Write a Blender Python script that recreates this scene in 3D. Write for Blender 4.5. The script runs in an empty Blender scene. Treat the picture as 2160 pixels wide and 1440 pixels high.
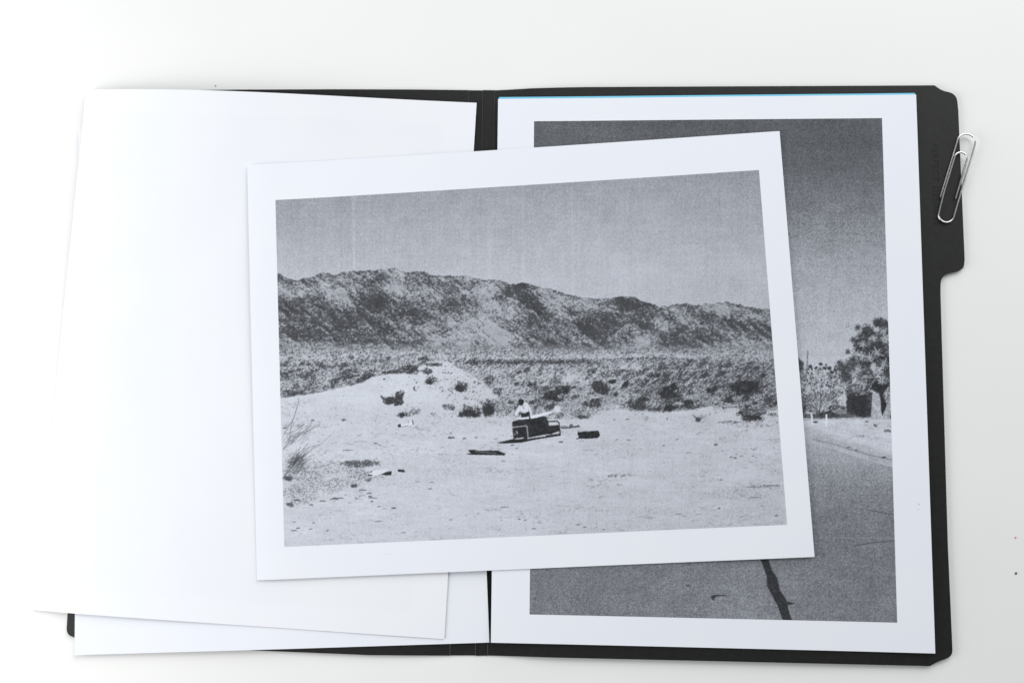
import bpy, bmesh, math
import numpy as np
from mathutils import Matrix, Vector

# ---------------------------------------------------------------- camera, light, exposure
scene = bpy.context.scene
coll = scene.collection
MM = .001                                                   # lengths below are in millimetres

cam_data = bpy.data.cameras.new('camera')
cam_data.sensor_width = 36.0
cam_data.lens = 32.5
cam_data.clip_start = .01
cam_data.clip_end = 50.0
cam = bpy.data.objects.new('camera', cam_data)
cam.matrix_world = (Matrix.Translation((0, 0, .47508))
                    @ Matrix.Rotation(.10266, 4, 'X') @ Matrix.Rotation(.05823, 4, 'Y'))
coll.objects.link(cam)
scene.camera = cam

world = bpy.data.worlds.new('World')
scene.world = world
world.use_nodes = True
wbg = world.node_tree.nodes['Background']
wbg.inputs['Color'].default_value = (.91, .95, 1.0, 1)
wbg.inputs['Strength'].default_value = .275


def area(name, loc, target, sx, sy, power, col):
    d = bpy.data.lights.new(name, 'AREA')
    d.shape = 'RECTANGLE'; d.size = sx; d.size_y = sy; d.energy = power; d.color = col
    o = bpy.data.objects.new(name, d)
    o.location = loc
    o.rotation_euler = (Vector(target) - Vector(loc)).to_track_quat('-Z', 'Y').to_euler()
    coll.objects.link(o)
    return o


# daylight from a window close on the left, softer light from beyond the top of the table
area('window_light', (-.8, -.12, .31), (-.1, .03, 0), .7, .5, 6.9, (1.0, .99, .975))
area('skylight', (.55, 1.25, .8), (0, .03, 0), 1.9, 1.2, 30.0, (.985, .995, 1.0))

scene.view_settings.view_transform = 'Standard'
scene.view_settings.look = 'None'
scene.view_settings.exposure = 0.0
scene.view_settings.gamma = 1.0
scene.view_settings.use_curve_mapping = False
scene.cycles.max_bounces = 6


# ---------------------------------------------------------------- helpers
def tag(o, label=None, cat=None, group=None, kind=None):
    if label: o['label'] = label
    if cat: o['category'] = cat
    if group: o['group'] = group
    if kind: o['kind'] = kind
    return o


def link(name, me, mat=None, parent=None, loc=(0, 0, 0), rz=0.):
    o = bpy.data.objects.new(name, me)
    coll.objects.link(o)
    if mat and me: me.materials.append(mat)
    o.location = loc
    o.rotation_euler = (0, 0, rz)
    o.parent = parent
    return o


def sm01(a, b, x):
    t = min(1., max(0., (x - a)/(b - a)))
    return t*t*(3 - 2*t)


def nodes_mat(name):
    m = bpy.data.materials.new(name)
    m.use_nodes = True
    nt = m.node_tree
    return m, nt, nt.nodes['Principled BSDF']


def nd(nt, kind, **kw):
    n = nt.nodes.new(kind)
    for k, v in kw.items():
        if k in n.inputs: n.inputs[k].default_value = v
        else: setattr(n, k, v)
    return n


def noise_bump(nt, bsdf, scale, strength, dist, detail=4.):
    tc = nd(nt, 'ShaderNodeTexCoord')
    n = nd(nt, 'ShaderNodeTexNoise', Scale=scale, Detail=detail)
    b = nd(nt, 'ShaderNodeBump', Strength=strength, Distance=dist)
    nt.links.new(tc.outputs['Object'], n.inputs['Vector'])
    nt.links.new(n.outputs['Fac'], b.inputs['Height'])
    nt.links.new(b.outputs['Normal'], bsdf.inputs['Normal'])
    return tc, n


def two_tone(nt, tc, bsdf, scale, c1, c2, lo=.4, hi=.6, detail=3.):
    n = nd(nt, 'ShaderNodeTexNoise', Scale=scale, Detail=detail)
    r = nd(nt, 'ShaderNodeValToRGB')
    r.color_ramp.elements[0].position = lo; r.color_ramp.elements[0].color = (*c1, 1)
    r.color_ramp.elements[1].position = hi; r.color_ramp.elements[1].color = (*c2, 1)
    nt.links.new(tc.outputs['Object'], n.inputs['Vector'])
    nt.links.new(n.outputs['Fac'], r.inputs['Fac'])
    nt.links.new(r.outputs['Color'], bsdf.inputs['Base Color'])
    return r


# ---------------------------------------------------------------- materials
def mat_table():
    m, nt, b = nodes_mat('white_laminate')
    b.inputs['Roughness'].default_value = .5
    b.inputs['Specular IOR Level'].default_value = .25
    tc, _ = noise_bump(nt, b, 900, .02, .0002)
    two_tone(nt, tc, b, 9., (.795, .80, .785), (.81, .812, .80))
    return m


def mat_paper(name, c1, c2, see_through=None):
    """office paper; see_through = half width, half height of a print on the underside that shows faintly"""
    m, nt, b = nodes_mat(name)
    b.inputs['Roughness'].default_value = .85
    b.inputs['Specular IOR Level'].default_value = .12
    tc, _ = noise_bump(nt, b, 1500, .05, .0001)
    r = two_tone(nt, tc, b, 22., c1, c2, .35, .65)
    if see_through:
        sx = nd(nt, 'ShaderNodeSeparateXYZ')
        nt.links.new(tc.outputs['Object'], sx.inputs[0])
        fac = None
        for axis, half in zip('XY', see_through):
            a = nd(nt, 'ShaderNodeMath', operation='ABSOLUTE')
            nt.links.new(sx.outputs[axis], a.inputs[0])
            g = nd(nt, 'ShaderNodeMapRange')
            g.inputs['From Min'].default_value = half + .0015; g.inputs['From Max'].default_value = half - .0015
            nt.links.new(a.outputs[0], g.inputs['Value'])
            if fac is None: fac = g.outputs['Result']
            else:
                mu = nd(nt, 'ShaderNodeMath', operation='MULTIPLY')
                nt.links.new(fac, mu.inputs[0]); nt.links.new(g.outputs['Result'], mu.inputs[1])
                fac = mu.outputs[0]
        n2 = nd(nt, 'ShaderNodeTexNoise', Scale=35., Detail=4.)
        nt.links.new(tc.outputs['Object'], n2.inputs['Vector'])
        mu = nd(nt, 'ShaderNodeMath', operation='MULTIPLY')
        nt.links.new(fac, mu.inputs[0]); nt.links.new(n2.outputs['Fac'], mu.inputs[1])
        mx = nd(nt, 'ShaderNodeMix', data_type='RGBA', blend_type='MULTIPLY')
        mx.inputs['B'].default_value = (.97, .972, .975, 1)
        nt.links.new(mu.outputs[0], mx.inputs['Factor'])
        nt.links.new(r.outputs['Color'], mx.inputs['A'])
        nt.links.new(mx.outputs['Result'], b.inputs['Base Color'])
    return m


def mat_print():
    m, nt, b = nodes_mat('photocopy_toner')
    at = nd(nt, 'ShaderNodeAttribute', attribute_name='toner')
    nt.links.new(at.outputs['Color'], b.inputs['Base Color'])
    b.inputs['Roughness'].default_value = .75
    b.inputs['Specular IOR Level'].default_value = .08
    return m


def mat_card():
    m, nt, b = nodes_mat('black_card')
    b.inputs['Roughness'].default_value = .6
    b.inputs['Specular IOR Level'].default_value = .35
    tc, _ = noise_bump(nt, b, 700, .12, .0002, 5.)
    two_tone(nt, tc, b, 420., (.005, .0049, .0048), (.0095, .0093, .0092), .35, .75, 5.)
    return m


def mat_plain(name, col, rough=.6, spec=.4, metal=0.):
    m, nt, b = nodes_mat(name)
    b.inputs['Base Color'].default_value = (*col, 1)
    b.inputs['Roughness'].default_value = rough
    b.inputs['Specular IOR Level'].default_value = spec
    b.inputs['Metallic'].default_value = metal
    return m


def mat_steel():
    m, nt, b = nodes_mat('clip_steel')
    b.inputs['Metallic'].default_value = 1.
    b.inputs['Roughness'].default_value = .25
    tc = nd(nt, 'ShaderNodeTexCoord')
    two_tone(nt, tc, b, 120., (.58, .565, .56), (.70, .685, .68), .35, .65)
    return m


M_TABLE = mat_table()
M_PAPER = mat_paper('office_paper', (.775, .80, .865), (.787, .805, .852))
M_PAPER_BACK = mat_paper('office_paper_printed_underside', (.795, .81, .855), (.805, .817, .848), (.0896, .1263))
M_BLUE = mat_paper('sky_blue_paper', (.20, .56, .76), (.22, .60, .78))
M_PRINT = mat_print()
M_CARD = mat_card()
M_LETTER = mat_plain('black_foil', (.0025, .0025, .0025), .42, .25)
M_CREASE = mat_plain('worn_black_card', (.022, .022, .022), .4, .5)
M_STEEL = mat_steel()


# ---------------------------------------------------------------- heights of the things lying on the table (mm)
def cover_z(x, y):
    """underside of the opened folder: spine on the table, both covers bow up a little"""
    r = 1.5*sm01(-42, 0, x)*(1 - .35*sm01(60, 200, x))
    l = .7*sm01(-48, -85, x)
    return .15 + r + l + .12*math.sin(x*.021 + y*.013)


def place(pose, x, y):
    cx, cy, t = pose
    c, s = math.cos(t), math.sin(t)
    return cx + x*c - y*s, cy + x*s + y*c


LETTER = (215.9, 279.4)
POSE_MAIN = (-23.3, 42.2, .0553)                             # landscape print on top
POSE_ROAD = (71.4, 37.2, -.0053)                             # portrait print on the right
POSE_BLUE = (71.3, 38.3, -.0060)
POSE_FLIP = (-160.9, 42.7, -.0489)                           # face-down sheet on the left
POSE_BASE = (-151.3, 30.9, .048)                             # lowest sheet on the left


def z_base(x, y):
    u, v = x/215.9 + .5, y/279.4 + .5
    return 1.48 + .7*math.sin(math.pi*u)*(1 - .5*v) + .08*math.sin(x*.05 + y*.03)


def z_flip(x, y):
    u, v = min(1., max(0., x/215.9 + .5)), min(1., max(0., y/279.4 + .5))
    arch = math.sin(math.pi*u**.65)**1.3
    return 2.12 - 1.4*sm01(.13, 0., u)*sm01(.75, .1, v) + arch*(.75 + 5.0*v**5) + .08*math.sin(x*.045 - y*.03)


def z_road(x, y):
    return 2.72 + .2*math.sin(x*.018 + 1.)*math.sin(y*.012) + .3*sm01(60, 108, -x)*sm01(90, 140, abs(y)) + .35*sm01(70, 108, x)


def z_blue(x, y):
    return z_road(x, y) - .25


def z_main(x, y):
    d = x + 139.7
    v = y/215.9 + .5
    return 3.3 + (.7 + 2.7*v)*math.exp(-d/48) - .7*math.exp(-d/7) + .45*sm01(215, 279, d) + .08*math.sin(x*.04 + y*.035)


# ---------------------------------------------------------------- meshes
def grid_sheet(name, w, h, nx, ny, zf, thick, zoff=0.):
    """a bendable sheet with a top, an underside and edges; local x, y, heights by zf"""
    vs, fs = [], []
    for side in (1, 0):
        for j in range(ny + 1):
            for i in range(nx + 1):
                x, y = (i/nx - .5)*w, (j/ny - .5)*h
                vs.append((x*MM, y*MM, (zf(x, y) + zoff + thick*side)*MM))
    n = (nx + 1)*(ny + 1)
    idx = lambda i, j: j*(nx + 1) + i
    for j in range(ny):
        for i in range(nx):
            q = (idx(i, j), idx(i + 1, j), idx(i + 1, j + 1), idx(i, j + 1))
            fs.append(q); fs.append(tuple(k + n for k in reversed(q)))
    ring = [idx(i, 0) for i in range(nx)] + [idx(nx, j) for j in range(ny)] + [idx(i, ny) for i in range(nx, 0, -1)] + [idx(0, j) for j in range(ny, 0, -1)]
    for a, b in zip(ring, ring[1:] + ring[:1]):
        fs.append((b, a, a + n, b + n))
    me = bpy.data.meshes.new(name)
    me.from_pydata(vs, [], fs)
    me.polygons.foreach_set('use_smooth', [True]*len(fs))
    me.set_sharp_from_angle(angle=.6)
    return me


def card_mesh(name, outline, thick, zf, step=9., bevel=0.):
    """flat card cut to an outline, subdivided so that it can bow"""
    bm = bmesh.new()
    f = bm.faces.new([bm.verts.new((x*MM, y*MM, 0)) for x, y in outline])
    xs = [p[0] for p in outline]; ys = [p[1] for p in outline]
    for axis, lo, hi, st in ((0, min(xs), max(xs), step), (1, min(ys), max(ys), 24.)):
        k = int((hi - lo)/st)
        for i in range(1, k + 1):
            t = (lo + (hi - lo)*i/(k + 1))*MM
            co = (t, 0, 0) if axis == 0 else (0, t, 0)
            no = (1, 0, 0) if axis == 0 else (0, 1, 0)
            bmesh.ops.bisect_plane(bm, geom=bm.verts[:] + bm.edges[:] + bm.faces[:], plane_co=co, plane_no=no)
    bmesh.ops.recalc_face_normals(bm, faces=bm.faces)
    if bm.faces[:][0].normal.z < 0: bmesh.ops.reverse_faces(bm, faces=bm.faces)
    top = bmesh.ops.extrude_face_region(bm, geom=bm.faces[:])
    up = [e for e in top['geom'] if isinstance(e, bmesh.types.BMVert)]
    ups = set(up)
    for v in bm.verts:
        v.co.z = (zf(v.co.x/MM, v.co.y/MM) + (thick if v in ups else 0.))*MM
    bmesh.ops.recalc_face_normals(bm, faces=bm.faces)
    me = bpy.data.meshes.new(name)
    bm.to_mesh(me); bm.free()
    me.polygons.foreach_set('use_smooth', [True]*len(me.polygons))
    me.set_sharp_from_angle(angle=.5)
    return me


def round_corners(pts, radii, n=6):
    """polygon with each corner rounded by its radius"""
    out = []
    m = len(pts)
    for i in range(m):
        p, a, b = Vector(pts[i]), Vector(pts[i - 1]), Vector(pts[(i + 1) % m])
        r = radii[i]
        if r <= 0: out.append(tuple(p)); continue
        da, db = (a - p).normalized(), (b - p).normalized()
        q0, q1 = p + da*r, p + db*r
        for k in range(n + 1):
            t = k/n
            out.append(tuple(q0*(1 - t)**2 + p*2*t*(1 - t) + q1*t*t))
    return out


def tube(name, path, r, seg=10):
    """round wire along a polyline"""
    bm = bmesh.new()
    rings = []
    P = [Vector(p) for p in path]
    for i, p in enumerate(P):
        t = (P[min(i + 1, len(P) - 1)] - P[max(i - 1, 0)]).normalized()
        s = t.cross(Vector((0, 0, 1))).normalized()
        u = s.cross(t).normalized()
        rr = r*(.8 if i in (0, len(P) - 1) else 1.)
        rings.append([bm.verts.new(p + s*rr*math.cos(6.28319*k/seg) + u*rr*math.sin(6.28319*k/seg)) for k in range(seg)])
    for a, b in zip(rings[:-1], rings[1:]):
        for k in range(seg):
            bm.faces.new((a[k], a[(k + 1) % seg], b[(k + 1) % seg], b[k]))
    bm.faces.new(rings[0][::-1]); bm.faces.new(rings[-1])
    bmesh.ops.recalc_face_normals(bm, faces=bm.faces)
    me = bpy.data.meshes.new(name)
    bm.to_mesh(me); bm.free()
    me.polygons.foreach_set('use_smooth', [True]*len(me.polygons))
    me.set_sharp_from_angle(angle=1.)
    return me


# ---------------------------------------------------------------- flat print artwork (numpy)
class Canvas:
    """A grey raster of a printed picture. Drawing coordinates are the units the
    picture was measured in (its four corners are given); the raster itself is the
    rectangle of the print, so the picture lives on the sheet."""
    def __init__(s, corners, nx, ny, seed):
        s.nx, s.ny = nx, ny
        s.rng = np.random.default_rng(seed)
        src = [(0, 0), (nx, 0), (nx, ny), (0, ny)]
        A = []
        for (u, v), (x, y) in zip(src, corners):
            A.append([u, v, 1, 0, 0, 0, -x*u, -x*v, -x]); A.append([0, 0, 0, u, v, 1, -y*u, -y*v, -y])
        s.Hm = np.linalg.svd(np.array(A, float))[2][-1].reshape(3, 3)
        s.Hi = np.linalg.inv(s.Hm)
        U, V = np.meshgrid(np.arange(nx) + .5, np.arange(ny) + .5)
        w = s.Hm[2, 0]*U + s.Hm[2, 1]*V + s.Hm[2, 2]
        s.X = ((s.Hm[0, 0]*U + s.Hm[0, 1]*V + s.Hm[0, 2])/w).astype(np.float32)
        s.Y = ((s.Hm[1, 0]*U + s.Hm[1, 1]*V + s.Hm[1, 2])/w).astype(np.float32)
        s.T = np.full((ny, nx), 200., np.float32)
        s.tabs = {}

    def box(s, x0, y0, x1, y1):
        q = np.array([[x0, y0, 1], [x1, y0, 1], [x1, y1, 1], [x0, y1, 1]], float) @ s.Hi.T
        q = q[:, :2]/q[:, 2:]
        a, b = np.floor(q.min(0)).astype(int) - 2, np.ceil(q.max(0)).astype(int) + 3
        a = np.maximum(a, 0); b = np.minimum(b, [s.nx, s.ny])
        return slice(a[1], max(b[1], a[1])), slice(a[0], max(b[0], a[0]))

    def noise(s, sx, sy=None, seed=0, ang=0., sl=None):
        sy = sy or sx
        X, Y = (s.X, s.Y) if sl is None else (s.X[sl], s.Y[sl])
        if ang:
            c, d = math.cos(ang), math.sin(ang)
            X, Y = X*c + Y*d, -X*d + Y*c
        if seed not in s.tabs:
            s.tabs[seed] = np.random.default_rng(1000 + seed).random((256, 256)).astype(np.float32)
        t = s.tabs[seed]
        x = X/sx + 37.3*seed; y = Y/sy + 11.7*seed
        xi = np.floor(x).astype(np.int32); yi = np.floor(y).astype(np.int32)
        fx = x - xi; fy = y - yi
        fx = fx*fx*(3 - 2*fx); fy = fy*fy*(3 - 2*fy)
        a = t[yi & 255, xi & 255]; b = t[yi & 255, (xi + 1) & 255]
        c = t[(yi + 1) & 255, xi & 255]; d = t[(yi + 1) & 255, (xi + 1) & 255]
        return (a + (b - a)*fx)*(1 - fy) + (c + (d - c)*fx)*fy

    def fbm(s, sx, sy=None, seed=0, n=3, ang=0., sl=None):
        sy = sy or sx
        o = 0; w = 1; tot = 0
        for k in range(n):
            o = o + w*s.noise(sx/2**k, sy/2**k, seed + k, ang, sl); tot += w; w *= .62
        return o/tot

    def mix(s, sl, m, v):
        s.T[sl] = s.T[sl]*(1 - m) + v*m

    def inside(s, pts, sl):
        X, Y = s.X[sl], s.Y[sl]
        m = np.zeros(X.shape, bool)
        n = len(pts)
        for i in range(n):
            x0, y0 = pts[i]; x1, y1 = pts[(i + 1) % n]
            if y0 == y1: continue
            c = ((y0 <= Y) & (Y < y1)) | ((y1 <= Y) & (Y < y0))
            m ^= c & (X < x0 + (Y - y0)*(x1 - x0)/(y1 - y0))
        return m

    def poly(s, pts, v, a=1., rough=0.):
        p = np.array(pts, float)
        sl = s.box(p[:, 0].min() - 2, p[:, 1].min() - 2, p[:, 0].max() + 2, p[:, 1].max() + 2)
        if s.X[sl].size == 0: return
        m = s.inside(pts, sl).astype(np.float32)*a
        if rough: v = v + (s.fbm(5, 4, 91, 2, 0, sl) - .5)*rough
        s.mix(sl, m, v)

    def line(s, pts, w, v, a=1.):
        for (x0, y0), (x1, y1) in zip(pts[:-1], pts[1:]):
            w0 = max(w, .55)
            sl = s.box(min(x0, x1) - w0 - 1, min(y0, y1) - w0 - 1, max(x0, x1) + w0 + 1, max(y0, y1) + w0 + 1)
            X, Y = s.X[sl], s.Y[sl]
            if X.size == 0: continue
            dx, dy = x1 - x0, y1 - y0
            t = np.clip(((X - x0)*dx + (Y - y0)*dy)/(dx*dx + dy*dy + 1e-6), 0, 1)
            d = np.hypot(X - x0 - t*dx, Y - y0 - t*dy)
            s.mix(sl, np.clip(w/2 + .5 - d, 0, 1)*a, v)

    def bush(s, cx, cy, rx, ry, v=66, dens=.62, seed=5, sc=4., ang=0., hi=None):
        """ragged clump: leaf-sized specks, dense in the middle"""
        R = 1.45
        sl = s.box(cx - rx*R, cy - ry*R, cx + rx*R, cy + ry*R)
        X, Y = s.X[sl], s.Y[sl]
        if X.size == 0: return
        c, d = math.cos(ang), math.sin(ang)
        u = ((X - cx)*c + (Y - cy)*d)/rx; w = (-(X - cx)*d + (Y - cy)*c)/ry
        r = np.hypot(u, w) + (s.fbm(rx*.6 + 2, ry*.6 + 2, seed + 3, 2, 0, sl) - .5)*.9
        p = np.clip(1.18 - r, 0, 1)
        n = s.fbm(sc*.8, sc*.7, seed, 2, 0, sl)*.5 + s.noise(1.9, 1.7, seed + 9, 0, sl)*.5
        m = np.clip((np.minimum(p*1.3, .80)*dens - (n - .24))*2.7, 0, .9)
        s.mix(sl, m*np.clip(p*4, 0, 1), v)
        if hi is not None:
            n2 = s.fbm(sc*.8, sc*.6, seed + 21, 2, 0, sl)*.6 + s.noise(1.8, 1.8, seed + 31, 0, sl)*.4
            s.mix(sl, np.clip((np.minimum(p, .7)*.8 - n2 + .1)*4, 0, 1)*.7, hi)

    def dashes(s, n, x0, y0, x1, y1, wmin, wmax, v=90, ok=None, a=.85, tilt=.1):
        for _ in range(n):
            x, y = s.rng.uniform(x0, x1), s.rng.uniform(y0, y1)
            if ok is not None and not ok(x, y): continue
            l = wmin + (wmax - wmin)*s.rng.random()**2.5
            t = s.rng.normal(0, tilt)
            s.line([(x, y), (x + l*.5, y + l*.5*t - .2*s.rng.random()), (x + l, y + l*t)], .35 + .24*l**.6*s.rng.random(), v + s.rng.normal(0, 12), a*s.rng.uniform(.6, 1))

    def grain(s, amp=15., screen=3.):
        """photocopier grain, screen lines and toner bands"""
        g = s.rng.normal(0, 1, s.T.shape).astype(np.float32)
        g2 = (g[:-1, :-1] + g[1:, :-1] + g[:-1, 1:] + g[1:, 1:])*.5
        g[:-1, :-1] = .45*g[:-1, :-1] + .75*g2
        mid = np.clip(1 - np.abs(s.T - 140)/110, .45, 1)
        s.T += g*amp*mid
        s.T += ((s.noise(2.2, 60, 61) - .5) + (s.noise(60, 2.2, 62) - .5))*screen*2.2*mid
        s.T += (s.noise(14, 900, 63) - .5)*screen*1.6*mid + (s.fbm(22, 22, 64, 3) - .5)*9*mid
        s.T = np.clip(s.T, 46, 226)

    def reduce(s, gx, gy):
        """area-sample to the vertex grid (gx, gy)"""
        U = np.linspace(0, s.nx - 1, gx); V = np.linspace(0, s.ny - 1, gy)
        k = max(1, round(s.nx/gx))
        T = s.T
        if k > 1:
            c = np.cumsum(np.pad(T, ((0, 0), (k//2 + 1, k//2)), mode='edge'), 1); T = (c[:, k:] - c[:, :-k])/k
            c = np.cumsum(np.pad(T, ((k//2 + 1, k//2), (0, 0)), mode='edge'), 0); T = (c[k:] - c[:-k])/k
        ui = np.clip(U.round().astype(int), 0, T.shape[1] - 1); vi = np.clip(V.round().astype(int), 0, T.shape[0] - 1)
        return T[np.ix_(vi, ui)]


def smooth(a, b, x):
    t = np.clip((x - a)/(b - a), 0, 1)
    return t*t*(3 - 2*t)


def desert_picture(nx, ny):
    c = Canvas([(579, 422), (1600, 360), (1660, 1108), (598, 1153)], nx, ny, 3)
    X, Y, T = c.X, c.Y, c.T
    # --- sky
    top = 422 - (X - 579)*.0607
    h = np.clip((Y - top)/200, 0, 1)
    T[:] = 158 + 29*h - 9*smooth(1250, 1640, X) - 4*smooth(800, 580, X)*(1 - h)
    T += (c.fbm(60, 40, 70, 3) - .5)*11
    for x, w, a in ((742, 1.6, 13), (715, 1, -7), (736, 1, -5), (803, 1.2, 6), (1205, 1.5, 5), (1100, 6, 4), (1028, 5, 4), (838, 1, -4)):
        xs = x + (Y - 420)*.0166
        T += a*np.exp(-((X - xs)/w)**2)*(1 if abs(a) < 10 else smooth(760, 520, Y))
    # --- mountain
    sk = np.array([(560, 572), (580, 574), (590, 577), (604, 585), (622, 590), (640, 586), (660, 583), (672, 576), (680, 574), (700, 577), (720, 574), (745, 571), (775, 570), (800, 567), (818, 565), (832, 566), (850, 571), (862, 575), (872, 570), (885, 571), (905, 578), (930, 581), (950, 580), (975, 582), (990, 581), (1000, 587), (1020, 590), (1050, 591), (1062, 595), (1072, 600), (1088, 597), (1103, 596), (1110, 596), (1125, 601), (1140, 607), (1170, 613), (1205, 624), (1225, 628), (1250, 630), (1290, 630), (1305, 627), (1320, 625), (1335, 627), (1350, 634), (1370, 640), (1390, 647), (1405, 646), (1430, 641), (1450, 641), (1470, 644), (1485, 642), (1510, 641), (1530, 638), (1550, 642), (1570, 647), (1600, 650), (1622, 653), (1680, 656)], float)
    skl = np.interp(X, sk[:, 0], sk[:, 1]) + (c.noise(3.5, 900, 71) - .5)*4 + (c.noise(9, 900, 72) - .5)*3
    m = smooth(-.8, .8, Y - skl)
    D = np.full(X.shape, .47, np.float32)
    def blob(x, y, rx, ry, a, ang=0.):
        nonlocal D
        cs, sn = math.cos(ang), math.sin(ang)
        u = ((X - x)*cs + (Y - y)*sn)/rx; w = (-(X - x)*sn + (Y - y)*cs)/ry
        q = u*u + w*w
        D = D + a*np.exp(-q*q*.8)
    for b in [(600, 612, 30, 16, -.2, .5), (640, 596, 45, 9, .12), (690, 605, 45, 18, -.22, -.2), (590, 640, 18, 26, .2), (618, 650, 30, 22, .22),
              (660, 662, 46, 30, .25, .3), (620, 695, 40, 30, .2), (700, 690, 60, 40, .2), (705, 640, 40, 20, -.15, .2), (765, 645, 45, 26, .26, -.4),
              (760, 690, 50, 34, .24), (830, 645, 45, 24, .2, .1), (830, 700, 60, 26, .14), (800, 590, 40, 14, .14, -.4), (840, 578, 16, 12, -.2, .7),
              (868, 596, 22, 16, .18, .5), (900, 590, 34, 13, .18, .4), (830, 612, 60, 16, -.18), (900, 620, 46, 12, -.08, .3), (940, 646, 38, 16, .24, .35),
              (885, 660, 42, 20, .12), (945, 652, 14, 7, .2), (960, 600, 60, 12, .02, .15), (1000, 612, 40, 16, -.1, .4), (1035, 612, 26, 22, -.24, .9),
              (1010, 656, 28, 40, -.16, .5), (975, 700, 40, 32, -.2), (1045, 668, 40, 26, -.32, .3), (1040, 712, 50, 18, -.25), (1085, 607, 22, 10, .3, -.3),
              (1110, 603, 20, 8, .26, .3), (1060, 625, 14, 10, .28, -.7), (1125, 632, 34, 22, .16, .5), (1120, 660, 40, 26, .26, .4), (1160, 622, 44, 9, -.2, .25),
              (1215, 640, 60, 12, -.26, .12), (1180, 655, 50, 16, -.12, .3), (1190, 690, 60, 26, .22, .2), (1265, 690, 34, 22, .3, -.4), (1230, 668, 46, 14, .14, -.3),
              (1330, 642, 34, 14, .24, .2), (1300, 660, 46, 16, .2, -.5), (1370, 655, 50, 14, .28, .25), (1330, 690, 60, 22, .24, .1), (1245, 733, 40, 9, .34),
              (1170, 722, 60, 14, .1), (1420, 650, 26, 8, -.2), (1440, 668, 46, 11, -.22, .35), (1395, 692, 34, 10, -.24, -.3), (1360, 720, 26, 10, -.3, -.4), (1345, 733, 40, 8, -.25),
              (1405, 722, 34, 18, .32), (1470, 716, 60, 22, .2), (1520, 650, 46, 9, -.14), (1510, 676, 40, 10, .3, .35), (1560, 662, 50, 12, -.16, .2), (1600, 694, 44, 14, .3, .3),
              (1545, 703, 46, 16, .1), (1610, 668, 30, 12, -.05), (1130, 592, 400, 6, 0), (1580, 727, 70, 8, -.2), (690, 727, 60, 10, -.05), (760, 742, 160, 5, -.2), (620, 742, 60, 7, -.2), (1500, 742, 90, 6, -.22), (1300, 748, 60, 7, -.28), (1130, 746, 90, 6, -.22)]:
        blob(*b)
    D += (c.fbm(40, 16, 73, 3, .55) - .5)*.24 + (c.fbm(60, 9, 66, 2, .75) - .5)*.16
    D += .22*np.exp(-np.clip(Y - skl, 0, 99)/3.)*(c.noise(16, 900, 74) > .42)
    rid = 0; wgt = 1.
    for k, (sx, sy, an) in enumerate(((90, 70, .5), (46, 30, -.75), (24, 15, .7), (12, 8, -.5), (6, 4.5, .4))):
        rid = rid + wgt*(1 - np.abs(2*c.noise(sx, sy, 50 + k, an) - 1))*sx; wgt *= .82
    gy_, gx_ = np.gradient(rid)
    sh = np.tanh((-gx_*.55 + gy_*.75)*.8*nx/1560)
    D = .5 + .66*(D - .455) + .20*sh
    n = c.fbm(9, 3.6, 75, 2, .5)*.26 + c.noise(3.2, 1.9, 78, .4)*.40 + c.noise(1.8, 1.6, 79)*.34
    dk = smooth(-.28, .29, (D - .5)*.9 + .5 - n)
    light = 174 - 8*smooth(1100, 1640, X)
    M = light + (80 - light)*dk
    M = M*(1 - .12*np.clip(D - .55, 0, .5)) + (c.fbm(30, 20, 80, 2) - .5)*14
    # --- low shrubby plain and banks in front of the mountain
    pl = smooth(720, 748, Y - 3*(c.noise(40, 900, 81) - .5) - .004*(X - 1100))
    Dp = np.full(X.shape, .40, np.float32)
    Dp += .36*np.exp(-((Y - 764)/5.)**2)*smooth(960, 1000, X)*smooth(1290, 1230, X)
    Dp += .3*np.exp(-((Y - 757)/3.)**2)*smooth(1270, 1330, X)*smooth(1480, 1400, X)
    Dp -= .17*np.exp(-((Y - 750 - 5*c.noise(120, 900, 82))/6.)**2)*(1.3*c.noise(46, 900, 83))
    Dp -= .1*smooth(770, 800, Y)*smooth(1000, 1060, X)*smooth(1420, 1250, X)
    Dp += .1*smooth(1250, 1500, X)*smooth(745, 775, Y)
    Dp += .2*smooth(.52, .75, c.fbm(42, 11, 83, 2, -.7))*smooth(775, 790, Y)*smooth(1040, 1100, X)
    Dp += .30*smooth(.5, .7, c.fbm(26, 12, 84, 2, -.25))*smooth(860, 760, X)*smooth(755, 770, Y)
    npn = c.fbm(6.5, 2.8, 85, 2, -.35)*.30 + c.noise(2.5, 1.7, 88, -.3)*.42 + c.noise(1.5, 1.4, 89)*.28
    dkp = smooth(-.27, .28, (Dp - .5)*.7 + .5 - npn)
    lp = 190 - 12*smooth(1200, 1640, X)
    P = lp + (72 - lp)*dkp
    M = M*(1 - pl) + P*pl
    T[:] = T*(1 - m) + M*m
    # --- pale sand: two mounds, then the flat ground
    sand = 200 - 8*smooth(900, 1640, X) - 5*smooth(960, 1140, Y)*smooth(800, 1500, X) + (c.fbm(70, 20, 90, 3) - .5)*16 + 7*np.exp(-((X - 830)/150)**2 - ((Y - 815)/34)**2) + (c.fbm(26, 4, 95, 3, .06) - .5)*12*smooth(850, 900, Y) - 30*smooth(.66, .84, c.noise(4.5, 1.8, 96)*.5 + c.fbm(40, 16, 97, 2)*.5)
    sp = c.noise(2.4, 1.8, 92)
    def cover(pts, speck, soft=2.2):
        yb = np.interp(X, [q[0] for q in pts], [q[1] for q in pts]) + (c.noise(6, 900, 93) - .5)*2.4
        k = smooth(-soft, soft, Y - yb)
        spk = smooth(.80 - speck, .93 - speck, .55*sp + .45*c.fbm(9, 5, 94, 2))
        T[:] = T*(1 - k) + (sand - 95*spk)*k
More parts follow.
